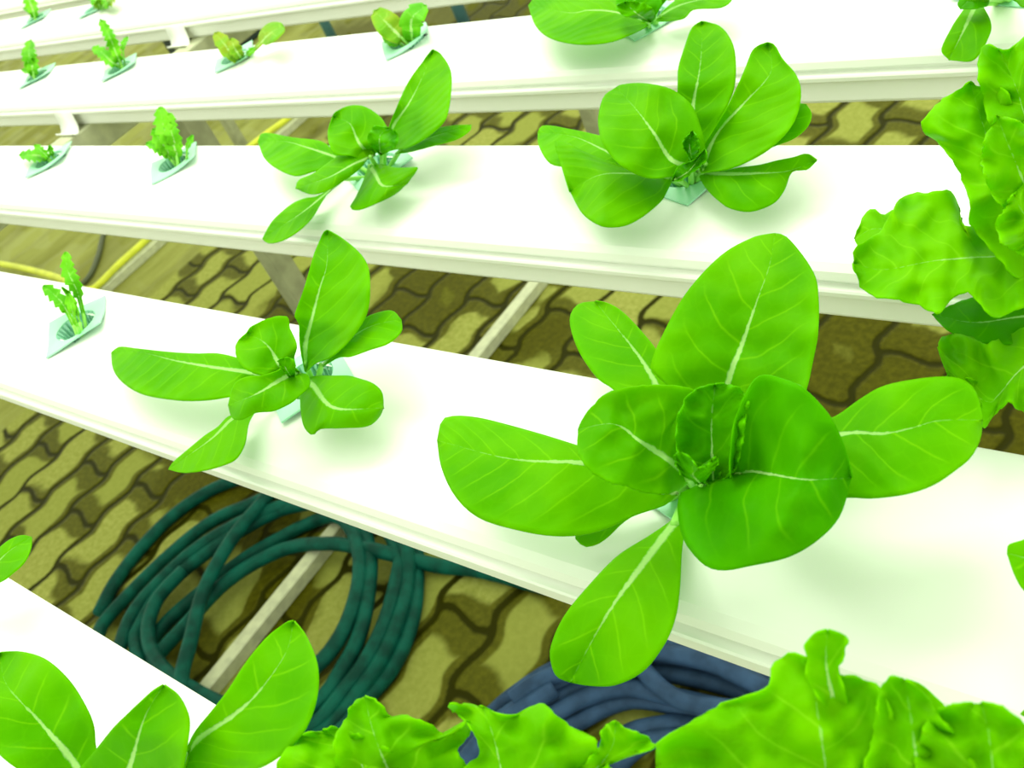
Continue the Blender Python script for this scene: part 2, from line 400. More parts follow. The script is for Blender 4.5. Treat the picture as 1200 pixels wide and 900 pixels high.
random.seed(4)
b = []
b += [zz([(500,960),(527,897),(577,837),(613,807),(653,783),(720,763),(780,758),(837,768),(900,800),(960,860)], 0.016)]
b += [zz([(520,960),(545,895),(582,848),(620,822),(663,797),(720,775),(787,772),(853,786),(890,803),(950,860)], 0.036)]
b += [zz([(530,970),(556,905),(592,862),(632,830),(680,805),(725,790),(773,788),(853,805),(900,830),(950,880)], 0.030)]
b += [zz([(545,975),(570,910),(605,868),(647,838),(687,817),(733,806),(780,815),(820,824),(870,840),(930,900)], 0.034)]
b += [zz([(560,980),(590,915),(630,872),(680,845),(713,828),(747,820),(800,830),(850,850),(900,890)], 0.016)]
b += [zz([(700,730),(725,755),(750,780),(773,805),(803,823),(847,830),(900,832)], 0.056)]
b += [zz([(680,960),(700,890),(735,860),(773,850),(810,848),(850,862),(880,900)], 0.014)]
b += [zz([(700,965),(720,905),(753,872),(785,864),(820,868),(850,890)], 0.014)]
b += [zz([(600,820),(640,795),(700,775),(760,765),(830,776),(905,812)], 0.060)]
b += [zz([(515,950),(536,905),(566,866),(600,838),(650,806)], 0.055)]
b = [st + [(st[-1][0]+20, st[-1][1]+90, 0.03), (840+4*i, 1090, 0.03), (640, 1100+6*i, 0.03), (st[0][0]+15, st[0][1]+60, 0.03), st[0]] if i < 5 else st for i, st in enumerate(b)]
hose('coiled_hose', b, 0.012, M['hose_blue'], 'dull blue hose coiled on the paving behind the frilly lettuce at the bottom')
yh = [(-60,300),(0,309),(35,316),(70,326),(100,340),(113,336),(140,309),(170,282),(240,214),(312,157),(340,136),(380,95)]
hose('yellow_hose', [zz(yh, 0.036)], 0.010, M['yellow'], 'thin yellow hose lying along a steel floor bar')
hose('cable', [zz([(125,260),(119,283),(115,300),(104,325),(80,350),(60,400)], 0.008)], 0.008, M['cable'], 'thin dark cable on the floor left of the yellow hose', 'cable')

# dark crate and blue pipes far behind
c0 = at_z(280, 44, -T)
cr = thing('crate', 'black open crate on the floor in the gap at the top left', 'crate', (c0.x, c0.y, 0))
box('body', c0.x-0.17, c0.x+0.17, c0.y-0.25, c0.y+0.20, 0, 0.16, M['crate'], cr, 0.01)
box('rim', c0.x-0.18, c0.x+0.18, c0.y-0.26, c0.y+0.21, 0.15, 0.17, M['crate_rim'], cr, 0.004)
for (u, v, lb, rr) in ((381, 28, 'blue pipe standing in the gap behind the dark crate, left of the two', 0.02), (536, 8, 'blue pipe in the dark gap at the top edge, right of the two', 0.022)):
    p = at_z(u, v, -0.80)
    V, Fc = tube_geo([Vector((p.x, p.y, 0)), Vector((p.x, p.y, 0.2)), Vector((p.x, p.y, 0.5))], rr, 14)
    o = mesh_obj('blue_pipe', V, Fc, M['pipe_blue']); tag(o, lb, 'pipe', 'blue pipes behind the troughs')

# ------------------------------------------------------------------ planting cups
def cup(x, y, rot, label, curl=0.0, seed=0):
    rn = random.Random(seed)
    t = thing('planting_cup', label, 'planting cup', (x, y, T), 'mint planting cups in the troughs')
    hx, hy, R = 0.0240, 0.0220, 0.0165; n = 48; V = []; Fc = []
    ca, sa = cos(rot), sin(rot)
    def sq(an):
        c, s = cos(an), sin(an); k = min(hx/abs(c) if abs(c) > 1e-6 else 9, hy/abs(s) if abs(s) > 1e-6 else 9)
        return c*k, s*k
    angs = sorted([2*pi*i/n for i in range(n)] + [math.atan2(a, b_) % (2*pi) for a in (hy, -hy) for b_ in (hx, -hx)])
    n = len(angs)
    ring = []
    for lev in range(4):
        for an in angs:
            ox, oy = sq(an); ix, iy = R*cos(an), R*sin(an)*0.92; f = lev/3
            px, py = ix+(ox-ix)*f, iy+(oy-iy)*f
            z = 0.0018 + curl*max(0, (px*0.7+py*0.7)/0.03)**2*0.010 + 0.0012*f*sin(an*2+seed)
            V.append((px*ca-py*sa, px*sa+py*ca, z))
    for lev in range(3):
        for i in range(n):
            i2 = (i+1) % n; Fc.append((lev*n+i, (lev+1)*n+i, (lev+1)*n+i2, lev*n+i2))
    o = mesh_obj('rim', V, Fc, M['mint'], t, False); o.location = (0, 0, 0)
    s = o.modifiers.new('solid', 'SOLIDIFY'); s.thickness = 0.0010; s.offset = 0
    # ribbed cup wall
    V = []; Fc = []; n = 96
    for lev in range(7):
        f = lev/6
        for i in range(n):
            an = 2*pi*i/n; rr = (R*(1-0.30*f))*(1+0.09*(1 if (i//2) % 2 else -1)*min(1, f*6)); 
            px, py = rr*cos(an), rr*sin(an)*0.92
            if lev == 0: px, py = R*1.01*cos(an), R*0.93*sin(an)
            V.append((px*ca-py*sa, px*sa+py*ca, 0.0016-0.024*f))
    for lev in range(6):
        for i in range(n):
            i2 = (i+1) % n; Fc.append((lev*n+i, lev*n+i2, (lev+1)*n+i2, (lev+1)*n+i))
    Fc.append(tuple(6*n+i for i in range(n)))
    o = mesh_obj('ribbed_pot', V, Fc, M['mint_dark'], t, False); o.location = (0, 0, 0)
    s = o.modifiers.new('solid', 'SOLIDIFY'); s.thickness = 0.0006; s.offset = 0
    return t
def cy(k): return YB[k] + ({'C': -0.040, 'D': -0.040}.get(k, -0.031))
R_ = radians
cup(-0.667, cy('C'), R_(-36), 'mint planting cup left of the biggest-leaved row, holding the seedling nearest the camera', 0.3, 1)
cup(-0.413, cy('C'), R_(-30), 'mint planting cup under the lettuce with a long leaf pointing left, above the green hose', 0.1, 2)
cup(-0.180, cy('C'), R_(-20), 'mint planting cup under the largest lettuce', 0.1, 3)
cup(-1.021, cy('B'), R_(-45), 'mint planting cup at far left of the second row with a low flat seedling', 0.5, 4)
cup(-0.790, cy('B'), R_(-38), 'mint planting cup holding the bushy notched seedling, right of the low flat one', 0.4, 5)
cup(-0.530, cy('B'), R_(-30), 'mint planting cup under the lettuce left of centre in the second row', 0.1, 6)
cup(-0.280, cy('B'), R_(-20), 'mint planting cup under the lettuce with two tall leaves near the top centre', 0.1, 7)
cup(-1.357, cy('A'), R_(-48), 'mint planting cup at the left edge holding one narrow upright seedling', 0.3, 8)
cup(-1.146, cy('A'), R_(-40), 'mint planting cup with the tall spindly seedling, second from left in its row', 0.4, 9)
cup(-0.914, cy('A'), R_(-42), 'mint planting cup with the wide-spread two-leaved seedling', 0.3, 10)
cup(-0.657, cy('A'), R_(-44), 'mint planting cup with the brownish-green rounded seedling', 0.8, 11)
cup(-0.408, cy('A'), R_(-35), 'mint planting cup under the lettuce cut off by the top edge', 0.1, 12)
cup(-0.165, cy('A'), R_(-20), 'mint planting cup at the top right corner under a hanging leaf', 0.1, 13)
cup(-1.698, cy('E'), R_(-50), 'mint planting cup in the top left corner below a narrow seedling', 0.2, 14)
cup(-1.507, cy('E'), R_(-50), 'mint planting cup touching the top edge beneath a curly reddish seedling', 0.2, 15)

for kk, xx, lb in (('D', -0.509, 'mint planting cup of the lettuce whose leaf tip shows at the left edge'),
                   ('D', -0.315, 'mint planting cup under the smooth lettuce cut off by the bottom edge'),
                   ('D', -0.165, 'mint planting cup under the frilly lettuce in front of the hoses'),
                   ('D', -0.03, 'mint planting cup under the frilly lettuce at the bottom right'),
                   ('C', -0.005, 'mint planting cup of the lettuce whose leaf edge shows halfway down the right edge'),
                   ('B', -0.065, 'mint planting cup under the tall frilly lettuce at the right edge')):
    cup(xx, cy(kk), R_(-30), lb, 0.1, 21)

# ------------------------------------------------------------------ leaves
def lin(vals, t):
    if not isinstance(vals, (list, tuple)): return vals
    n = len(vals)-1; s = max(0, min(0.99999, t))*n; i = int(s); f = s-i
    f = f*f*(3-2*f)*0.5+f*0.5
    return vals[i]*(1-f)+vals[i+1]*f
def leaf(parent, root, L, Mid, Rr, z, eL=0, eR=0, mat='leaf', rows=34, cols=12, smooth=True, ruf=0.0, rf=9.0, jag=0.0, seed=0,
         bulge=0.8, stalk=0.0028, name='leaf', label=None):
    """L / Mid / Rr: the leaf's two margins and midrib as seen from the viewpoint; z, eL, eR: heights in mm above the trough
    of the midrib and the extra lift of each margin.  Points are placed in space along their sight lines at those heights."""
    rn = random.Random(seed*77+5)
    b0 = Vector((*Mid[0], 0)); tp = Vector((*Mid[-1], 0))
    def mk(pts, sm):
        P = [b0]+[Vector((*p, 0)) for p in pts]+[tp]
        P = catmull(P, 6) if sm else catmull(P, 3)
        return resample(P, rows)
    PL = mk(L, smooth); PR = mk(Rr, smooth); PM = resample(catmull([Vector((*p, 0)) for p in Mid], 8), rows)
    if jag:
        for P, sd in ((PL, 1), (PR, 2)):
            for i in range(1, rows):
                d = (P[i]-PM[i]); 
                if d.length > 1: P[i] = P[i] + d.normalized()*jag*(noise.noise(Vector((i*0.9+seed*7, sd*5.3, 0)))+0.6*(rn.random()-0.5))
    V = []; UV = []; PA = []; N1 = 2*cols+1
    for i in range(rows+1):
        t = i/rows; zm = lin(z, t)
        for j in range(-cols, cols+1):
            s = j/cols; E = PL if s < 0 else PR; e = eL if s < 0 else eR
            a = abs(s); p = PM[i].lerp(E[i], a)
            h = zm + lin(e, t)*a**1.7
            taper = min(1, 4*t)*min(1, 3*(1-t)+0.15)
            h += taper*bulge*noise.noise(Vector((p.x*0.035, p.y*0.035, seed*3.1)))
            h -= taper*0.35*math.exp(-(s/0.12)**2)
            h = max(h, 2.0)
            if ruf: h += ruf*a**2.2*min(1, 3*t)*sin(rf*t*2*pi/2+seed+(1.7 if s < 0 else 0)+2.5*noise.noise(Vector((t*3, seed, s))))+ruf*0.45*noise.noise(Vector((p.x*0.05, p.y*0.05, seed*1.3)))
            V.append(at_z(p.x, p.y, h*0.001))
    # arc-length uv
    yl = [0]
    for i in range(rows): yl.append(yl[-1]+(V[(i+1)*N1+cols]-V[i*N1+cols]).length)
    for i in range(rows+1):
        for j in range(N1):
            d = (V[i*N1+j]-V[i*N1+cols]).length*(1 if j >= cols else -1)
            UV.append((d*10, yl[i]*10)); PA.append(((j-cols)/cols, i/rows))
    Fc = []; fm = []
    for i in range(rows):
        for j in range(N1-1):
            Fc.append((i*N1+j, i*N1+j+1, (i+1)*N1+j+1, (i+1)*N1+j)); fm.append(0)
    # solid thickness: lower skin
    nb = len(V); th = 0.0005
    nrm = [Vector((0, 0, 0)) for _ in range(nb)]
    for f in Fc:
        nn = (V[f[1]]-V[f[0]]).cross(V[f[3]]-V[f[0]])
        for q in f: nrm[q] += nn
    for q in range(nb):
        nn = nrm[q].normalized() if nrm[q].length > 1e-12 else Vector((0, 0, 1))
        if nn.z < 0 and False: nn = -nn
        V.append(V[q]-nn*th*(1 if nn.dot(CAM-V[q]) > 0 else -1))
    UV += UV[:nb]; PA += PA[:nb]
    top = list(Fc)
    for f in top: Fc.append(tuple(q+nb for q in reversed(f))); fm.append(0)
    bd = [i*N1 for i in range(rows+1)] + [rows*N1+j for j in range(1, N1)] + [i*N1+N1-1 for i in range(rows-1, -1, -1)] + [j for j in range(N1-2, 0, -1)]
    for a, c in zip(bd, bd[1:]+bd[:1]): Fc.append((a, c, c+nb, a+nb)); fm.append(0)
    # stalk down into the cup
    if stalk:
        base = V[2*N1+cols] - Vector((0, 0, 0.0008)); mid = base.lerp(root, 0.5)+Vector((0, 0, 0.002))
        P = catmull([base+(base-root).normalized()*0.004, base, mid, root], 5)
        v, f = tube_geo(P, lambda t: stalk*(0.55+0.5*t), 8)
        off = len(V); V += v; Fc += [tuple(q+off for q in g) for g in f]; fm += [1]*len(f)
        UV += [(0, 0)]*len(v); PA += [(0, 0)]*len(v)
    o = mesh_obj(name, V, Fc, [M[mat], M['stalk']], parent, True, {'vein': UV, 'param': PA}, fm)
    if label: o['label'] = label
    return o
def plant(key, x, label, group, y=None, name='lettuce_plant'):
    yy = cy(key) if y is None else y
    t = thing(name, label, 'lettuce', (x, yy, T), group)
    return t, Vector((x, yy, T-0.012))
G1 = 'smooth-leaved lettuces in the troughs'

# --- the large lettuce
p, rt = plant('C', -0.180, 'largest smooth-leaved lettuce with a round curled front leaf, right of centre', G1)
leaf(p, rt, [(775,550),(740,540),(700,528),(675,521),(640,510),(590,496),(560,489),(535,487),(518,492)],
     [(795,578),(745,560),(685,543),(600,538),(512,516)],
     [(780,592),(745,604),(715,618),(680,627),(640,627),(590,617),(556,604),(532,580),(517,548)], [12,26,36,36,30], -2, -3, seed=1)
leaf(p, rt, [(755,583),(715,603),(690,612),(676,620)], [(795,575),(735,605),(674,631)], [(765,592),(732,610),(714,627),(700,637),(684,640)], [8,10,8], 0, 0, seed=2, rows=18)
leaf(p, rt, [(745,482),(717,455),(700,443),(680,415),(670,390),(668,370),(678,356)], [(800,510),(767,447),(752,422),(733,397),(697,353)],
     [(795,470),(780,430),(767,407),(747,383),(728,364),(712,355)], [16,22,26,28,26], 0, 2, seed=3)
leaf(p, rt, [(810,485),(785,455),(766,437),(763,425),(775,395),(800,349),(827,316),(853,293),(880,279),(893,275)],
     [(846,510),(853,450),(872,397),(888,350),(902,310),(908,273)],
     [(890,500),(935,470),(946,450),(953,417),(958,390),(959,360),(957,330),(947,308),(933,289),(920,276)], [22,32,42,50,56,58], [0,3,3,0], [0,4,3,0], seed=4, bulge=2.0, rows=44, cols=16)
leaf(p, rt, [(925,510),(958,495),(980,487),(1007,468),(1033,453),(1067,445),(1107,441),(1131,446),(1145,461)],
     [(868,552),(930,525),(990,508),(1035,508),(1067,502),(1100,493),(1152,492)],
     [(900,580),(950,585),(995,583),(1020,584),(1060,579),(1092,569),(1120,551),(1138,536),(1149,515)], [18,34,46,52,50,46], 0, -3, seed=5, rows=40)
leaf(p, rt, [(856,545),(857,530),(861,497),(871,470),(883,447),(895,440),(912,443),(935,451),(955,468),(974,490),(990,523)],
     [(857,560),(880,553),(905,556),(945,562),(998,560)],
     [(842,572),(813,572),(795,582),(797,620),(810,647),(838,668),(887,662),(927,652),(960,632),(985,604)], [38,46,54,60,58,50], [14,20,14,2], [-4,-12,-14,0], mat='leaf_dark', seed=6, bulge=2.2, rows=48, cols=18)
leaf(p, rt, [(786,610),(760,628),(725,650),(695,680),(662,720),(646,755),(645,775),(652,793)], [(798,598),(790,612),(762,650),(725,700),(700,740),(668,800)],
     [(802,620),(799,650),(797,690),(792,722),(779,754),(754,786),(720,803),(692,804)], [8,14,20,22,18,10], -1, -1, seed=7, rows=40)
leaf(p, rt, [(800,535),(796,505),(803,475),(813,458),(787,452),(750,453),(717,458),(697,472),(683,490)], [(812,562),(783,539),(750,517),(720,497),(677,503)],
     [(802,570),(794,575),(780,579),(753,577),(733,570),(710,563),(690,549),(678,530)], [28,46,56,60,58], [6,10,6,0], [-2,-4,-2,0], seed=8, bulge=3.2, rows=44, cols=16, jag=1.6)
# heart
leaf(p, rt, [(806,552),(794,528),(793,500),(799,477),(811,460),(825,453)], [(836,570),(834,520),(834,490),(838,451)], [(862,548),(870,520),(872,495),(876,472),(866,456),(852,450)],
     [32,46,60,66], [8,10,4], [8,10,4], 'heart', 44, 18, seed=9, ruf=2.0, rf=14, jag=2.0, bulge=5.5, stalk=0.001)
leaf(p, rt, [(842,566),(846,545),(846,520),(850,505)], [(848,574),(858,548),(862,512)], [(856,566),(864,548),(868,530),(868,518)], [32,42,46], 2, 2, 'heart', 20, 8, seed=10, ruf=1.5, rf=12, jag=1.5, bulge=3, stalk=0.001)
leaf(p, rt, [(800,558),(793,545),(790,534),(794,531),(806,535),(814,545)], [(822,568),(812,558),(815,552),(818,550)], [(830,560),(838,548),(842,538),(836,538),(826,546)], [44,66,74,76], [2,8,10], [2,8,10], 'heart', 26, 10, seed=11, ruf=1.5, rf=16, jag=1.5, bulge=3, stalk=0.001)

# --- lettuce second from the left on the same trough
p, rt = plant('C', -0.413, 'lettuce with one long leaf pointing left, on the trough above the green hose', G1)
leaf(p, rt, [(283,421),(256,414),(233,414),(210,413),(187,411),(160,408),(140,406)], [(320,440),(282,435),(247,430),(207,423),(165,413),(130,413)],
     [(288,448),(277,462),(262,466),(240,469),(207,469),(167,462),(143,448),(132,432)], [8,20,26,24,16], 0, -2, seed=21, stalk=0.002)
leaf(p, rt, [(283,483),(267,488),(255,500),(240,510),(217,529),(203,541)], [(310,470),(290,480),(270,493),(247,515),(197,550)],
     [(298,484),(291,498),(287,520),(277,537),(262,545),(240,551),(215,554)], [8,14,16,12,5], 0, 0, seed=22, stalk=0.002)
leaf(p, rt, [(352,405),(350,380),(345,371),(348,360),(353,347),(360,325),(367,300),(373,285),(379,273)], [(358,436),(359,403),(366,373),(375,337),(383,310),(384,270)],
     [(370,425),(385,420),(404,405),(420,385),(430,365),(433,340),(431,313),(420,295),(400,279)], [16,28,40,50,56,58], 2, 4, seed=23, rows=40, stalk=0.002)
leaf(p, rt, [(385,418),(398,404),(410,388),(425,374),(443,366),(460,364)], [(370,435),(400,405),(433,383),(470,374)], [(395,420),(410,418),(433,410),(455,402),(470,388)], [14,30,38,40], 0, 0, seed=24, stalk=0.002)
leaf(p, rt, [(372,440),(392,440),(408,440),(420,443),(437,449),(448,460)], [(356,443),(368,452),(392,478),(450,478)], [(352,460),(352,480),(356,500),(366,510),(376,503),(400,502),(430,500),(444,490)],
     [14,22,26,20], [0,0,-2], [-2,-6,-6], seed=25, stalk=0.002)
leaf(p, rt, [(345,420),(348,405),(340,385),(336,371),(317,372),(296,382)], [(346,442),(328,427),(313,404),(290,390)], [(335,442),(310,440),(290,434),(279,422),(276,404)], [22,38,46,48], 3, 3, seed=26, jag=0.8, bulge=2.5, stalk=0.002)
leaf(p, rt, [(338,427),(325,435),(308,440),(290,441),(274,450)], [(351,436),(330,445),(300,462),(267,475)], [(362,440),(363,452),(354,461),(340,473),(320,482),(300,484),(284,492),(272,490)],
     [28,40,44,38], [4,4,0], [-2,-6,-4], seed=27, bulge=2, stalk=0.002)
leaf(p, rt, [(330,432),(326,422)], [(344,446),(334,430),(332,420)], [(346,430),(342,420)], [26,44,48], 2, 2, 'heart', 14, 6, seed=28, ruf=1.2, jag=1, stalk=0)

# --- top centre lettuce with two tall leaves
p, rt = plant('B', -0.280, 'lettuce with two tall upright leaves behind a round one, in the upper centre', G1)
leaf(p, rt, [(735,170),(700,158),(667,151),(645,147),(634,148)], [(775,205),(735,190),(710,177),(672,160),(630,155)], [(750,205),(717,197),(690,196),(653,194),(640,187),(631,170)], [8,18,24,24,20], 0, 0, seed=31, stalk=0.0022)
leaf(p, rt, [(762,203),(733,196),(710,188),(690,180),(667,168),(655,165),(650,170)], [(790,208),(735,203),(700,206),(668,225),(664,195)][:4],
     [(783,222),(773,238),(743,260),(720,266),(700,263),(682,250)], [12,24,30,20], [2,2,4], [-3,-5,0], seed=32, stalk=0.0022)
leaf(p, rt, [(806,182),(797,160),(794,130),(794,95),(795,78),(803,52),(811,32)], [(818,195),(812,150),(813,120),(819,87),(822,60),(823,25)], [(828,180),(838,150),(850,127),(860,103),(862,70),(857,47),(843,30)], [14,24,36,46,52,54], 2, 2, seed=33, rows=38, stalk=0.0022)
leaf(p, rt, [(865,175),(890,150),(915,130),(930,121)], [(850,198),(890,165),(945,122)], [(880,187),(905,172),(930,162),(946,148),(951,133)], [12,28,38], 0, 0, seed=34, stalk=0.0022)
leaf(p, rt, [(818,183),(835,155),(850,130),(863,103),(873,80),(883,57)], [(822,202),(840,157),(873,120),(903,85),(900,50)], [(853,198),(880,187),(903,173),(923,153),(934,133),(938,108),(933,88),(917,70),(908,54)], [14,26,38,48,54], 3, 3, 'leaf', seed=35, rows=40, stalk=0.0022)
leaf(p, rt, [(845,200),(867,196),(890,193),(910,188),(930,184),(945,180)], [(815,200),(850,204),(893,203),(925,200),(957,188)], [(828,222),(845,238),(857,245),(880,248),(907,238),(920,222),(928,202),(945,199)], [12,18,20,20,22], [0,0,4], [-4,-6,0], seed=36, stalk=0.0022)
leaf(p, rt, [(826,176),(824,160),(820,145),(812,125),(795,109),(777,101),(750,97),(728,99)], [(818,196),(787,188),(767,157),(747,130),(722,102)], [(816,199),(800,204),(777,208),(753,207),(727,193),(707,170),(701,147),(702,130),(708,112)], [20,34,46,52,52], [3,3,0], [0,0,0], seed=37, bulge=2.4, rows=40, stalk=0.0022)
leaf(p, rt, [(790,205),(795,195),(812,188)], [(788,212),(808,200),(826,175)], [(800,210),(818,196),(828,186)], [24,44,54], 4, 4, 'heart', 20, 8, seed=38, ruf=1.5, jag=1, stalk=0.0015)
leaf(p, rt, [(801,172),(802,164)], [(812,192),(808,168),(812,154)], [(818,178),(819,166)], [34,54,62], 4, 4, 'heart', 20, 8, seed=39, ruf=2, jag=1.2, bulge=3, stalk=0.0015)

# --- lettuce left of centre, second row
p, rt = plant('B', -0.530, 'lettuce with one tall pointed leaf and a thin leaf pointing right, left of centre', G1)
leaf(p, rt, [(390,175),(375,165),(343,161),(317,156),(306,157)], [(405,190),(387,182),(360,173),(335,166),(302,166)], [(385,195),(367,201),(347,206),(327,199),(310,186)], [8,18,24,24,20], 0, 0, seed=41, stalk=0.002)
leaf(p, rt, [(375,228),(358,232),(343,238),(330,248),(318,260)], [(412,204),(380,229),(350,252),(307,280)], [(398,213),(380,232),(367,253),(353,268),(333,281),(315,285)], [8,12,12,6], 0, 0, seed=42, stalk=0.002)
leaf(p, rt, [(453,160),(457,147),(467,120),(480,93),(497,70)], [(448,180),(462,147),(480,120),(497,86),(507,58)], [(462,175),(475,174),(490,167),(510,153),(523,137),(528,110),(528,83),(517,64)], [14,26,38,46,50], 2, 3, seed=43, rows=38, stalk=0.002)
leaf(p, rt, [(480,165),(505,152),(530,147)], [(462,180),(500,163),(552,146)], [(480,178),(510,170),(535,163),(550,153)], [12,24,30], 0, 0, seed=44, stalk=0.002)
leaf(p, rt, [(445,192),(463,196),(480,196),(490,197)], [(432,192),(440,205),(450,218),(478,215)], [(424,215),(416,232),(410,243),(420,246),(443,238),(463,228)], [12,20,22,16], [0,-2,-2], [-2,-5,-3], seed=45, stalk=0.002)
leaf(p, rt, [(445,172),(456,160),(450,143),(440,132),(425,124),(408,124),(394,131)], [(436,185),(420,167),(410,145),(390,137)], [(425,187),(410,182),(395,181),(387,172),(384,155)], [20,36,44,46], 3, 3, seed=46, bulge=2.4, stalk=0.002)
leaf(p, rt, [(428,172),(412,176),(400,180),(385,190),(367,203),(350,211)], [(440,182),(415,192),(385,208),(346,221)], [(434,182),(425,195),(412,206),(400,214),(385,223),(365,228)], [24,36,38,30], [2,0,0], [-2,-4,-2], seed=47, stalk=0.002)
leaf(p, rt, [(432,168),(432,156),(440,148)], [(446,182),(445,160),(455,150)], [(460,175),(466,165),(464,155)], [24,42,48], 3, 3, 'heart', 20, 8, seed=48, ruf=1.2, jag=1, stalk=0.0015)

# --- top edge lettuce
p, rt = plant('A', -0.408, 'lettuce cut off by the top edge, right of the brownish seedling', G1)
leaf(p, rt, [(745,3),(730,-5),(700,-14),(660,-16),(632,-8)], [(762,26),(720,14),(690,12),(667,15),(619,6)], [(755,33),(723,47),(693,52),(663,50),(640,42),(626,28)], [10,22,28,28,22], 0, 0, seed=51, rows=38, stalk=0.0022)
leaf(p, rt, [(785,5),(810,-12),(840,-18)], [(768,22),(800,5),(860,-8)], [(773,25),(800,22),(813,11),(843,9),(856,2)], [12,22,24], 0, 0, seed=52, stalk=0.0022)
leaf(p, rt, [(750,-10),(752,-40),(762,-62)], [(768,15),(775,-30),(782,-70)], [(785,-5),(805,-25),(800,-55)], [16,45,64], 3, 3, seed=53, stalk=0.0022)
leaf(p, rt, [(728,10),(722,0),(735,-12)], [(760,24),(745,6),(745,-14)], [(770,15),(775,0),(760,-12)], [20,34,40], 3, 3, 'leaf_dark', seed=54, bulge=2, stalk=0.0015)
leaf(p, rt, [(748,22),(730,18),(722,8)], [(762,26),(745,15),(732,2)], [(768,20),(762,8),(748,2)], [24,44,50], 2, 2, 'heart', seed=55, rows=18, cols=8, ruf=1, jag=1, stalk=0)

# --- top right corner lettuce
p, rt = plant('A', -0.165, 'lettuce at the top right corner with one leaf hanging over the trough', G1)
leaf(p, rt, [(1132,8),(1124,18),(1115,32),(1103,58)], [(1146,0),(1137,20),(1125,45),(1112,70)], [(1155,12),(1162,30),(1156,48),(1147,64),(1135,72)], [16,20,16,10], 0, 0, seed=61, stalk=0.0025)
leaf(p, rt, [(1150,2),(1110,-5),(1080,-20),(1060,-45)], [(1165,-5),(1120,-35),(1085,-70)], [(1170,-25),(1150,-60),(1110,-82)], [20,50,70], 2, 2, seed=62, stalk=0.0025)
leaf(p, rt, [(1160,-20),(1165,-50),(1180,-75)], [(1176,-4),(1195,-35),(1215,-70)], [(1200,-5),(1235,-25),(1240,-60)], [20,50,70], 2, 2, seed=63, stalk=0.0025)
leaf(p, rt, [(1175,-5),(1190,2),(1200,8)], [(1165,-6),(1190,-4),(1235,0)], [(1190,-15),(1210,-18),(1228,-10)], [16,26,24], 0, 0, seed=64, stalk=0.0025)
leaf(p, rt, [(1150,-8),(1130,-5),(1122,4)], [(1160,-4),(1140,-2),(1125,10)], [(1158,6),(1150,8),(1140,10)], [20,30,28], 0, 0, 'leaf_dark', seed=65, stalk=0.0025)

# --- bottom left lettuce
yD = cy('D')
p, rt = plant('D', -0.315, 'large smooth lettuce cut off by the bottom edge, lower left', G1, y=yD)
leaf(p, rt, [(95,920),(50,915),(5,890),(-25,850),(-35,805),(-20,775)], [(125,955),(89,896),(47,846),(8,803),(0,765)], [(125,930),(120,905),(112,878),(109,850),(97,822),(78,794),(51,771),(22,763)], [20,44,56,62,60], 2, 2, seed=71, rows=40)
leaf(p, rt, [(95,905),(98,895),(114,876),(136,849),(166,822),(180,810)], [(130,960),(152,900),(170,840),(192,803)], [(205,930),(214,900),(219,870),(221,842),(210,817)], [24,48,62,66], 2, 2, seed=72, rows=36)
leaf(p, rt, [(205,925),(218,893),(222,874),(233,852),(265,811),(288,776),(312,747),(333,731)], [(185,935),(226,873),(272,840),(303,811),(335,765),(344,728)], [(240,935),(285,907),(308,898),(335,880),(358,853),(371,815),(371,777),(358,745)], [24,44,58,64,66,64], 2, 2, seed=73, rows=42)
leaf(p, rt, [(60,925),(30,905),(10,880),(0,872)], [(100,950),(55,905),(25,873),(-8,850)], [(95,930),(72,900),(40,870),(10,852)], [14,30,38,36], 0, 0, seed=74)
leaf(p, rt, [(-5,905),(-40,890)], [(60,950),(0,925),(-50,905)], [(20,945),(-20,945)], [12,26,30], 0, 0, seed=75)

# --- left edge leaf on the near trough
p, rt = plant('D', -0.509, 'lettuce showing a single leaf tip at the left edge, above the bottom left corner', G1, y=yD)
leaf(p, rt, [(-22,668),(-5,646),(10,633),(25,627)], [(-60,690),(-15,668),(12,645),(37,629)], [(-30,692),(0,682),(14,672),(28,659),(36,643)], [10,24,30,28], 0, 0, seed=76)
leaf(p, rt, [(-80,640),(-95,600)], [(-62,680),(-70,630),(-85,575)], [(-45,640),(-55,595)], [14,45,65], 2, 2, seed=77)

# --- frilly lettuces
G2 = 'frilly lettuces in the troughs'
K = dict(smooth=False, ruf=3.4, rf=11, jag=2.6, rows=60, cols=20, bulge=4.5)
p, rt = plant('D', -0.165, 'frilly light green lettuce at the bottom edge in front of the hoses', G2, y=yD)
rt = Vector((-0.165, yD, T-0.012))
leaf(p, rt, [(400,955),(345,925),(325,900),(340,870),(362,859)], [(480,985),(440,930),(415,880),(390,862)][:4]+[(378,856)], [(500,950),(470,900),(450,875),(420,862),(398,852)], [30,52,62,64,62], 2, 2, 'frill', seed=81, **K)
leaf(p, rt, [(420,945),(395,905),(392,868),(405,840),(415,822)], [(520,990),(465,920),(440,865),(427,816)], [(560,960),(560,915),(534,880),(550,862),(547,845),(528,862),(500,849),(474,837),(457,840),(444,824)], [30,54,66,66], 2, 2, 'frill', seed=82, **K)
leaf(p, rt, [(535,945),(545,900),(562,880),(547,845),(524,828),(547,824)], [(600,990),(590,920),(580,870),(566,829)], [(680,950),(725,915),(700,885),(698,866),(660,846),(635,823),(610,838),(585,838)], [30,54,64,62], 2, 2, 'frill', seed=83, **K)
leaf(p, rt, [(640,930),(690,890),(703,870),(707,852)], [(620,970),(680,920),(715,880),(722,846)], [(700,935),(712,895),(745,882),(769,873),(742,858)], [36,54,62,64], 2, 4, 'frill', seed=84, **K)
p, rt = plant('D', -0.03, 'frilly light green lettuce with a small curled leaf tip standing up, bottom right', G2, y=yD)
K2 = dict(K); K2['rows'] = 60
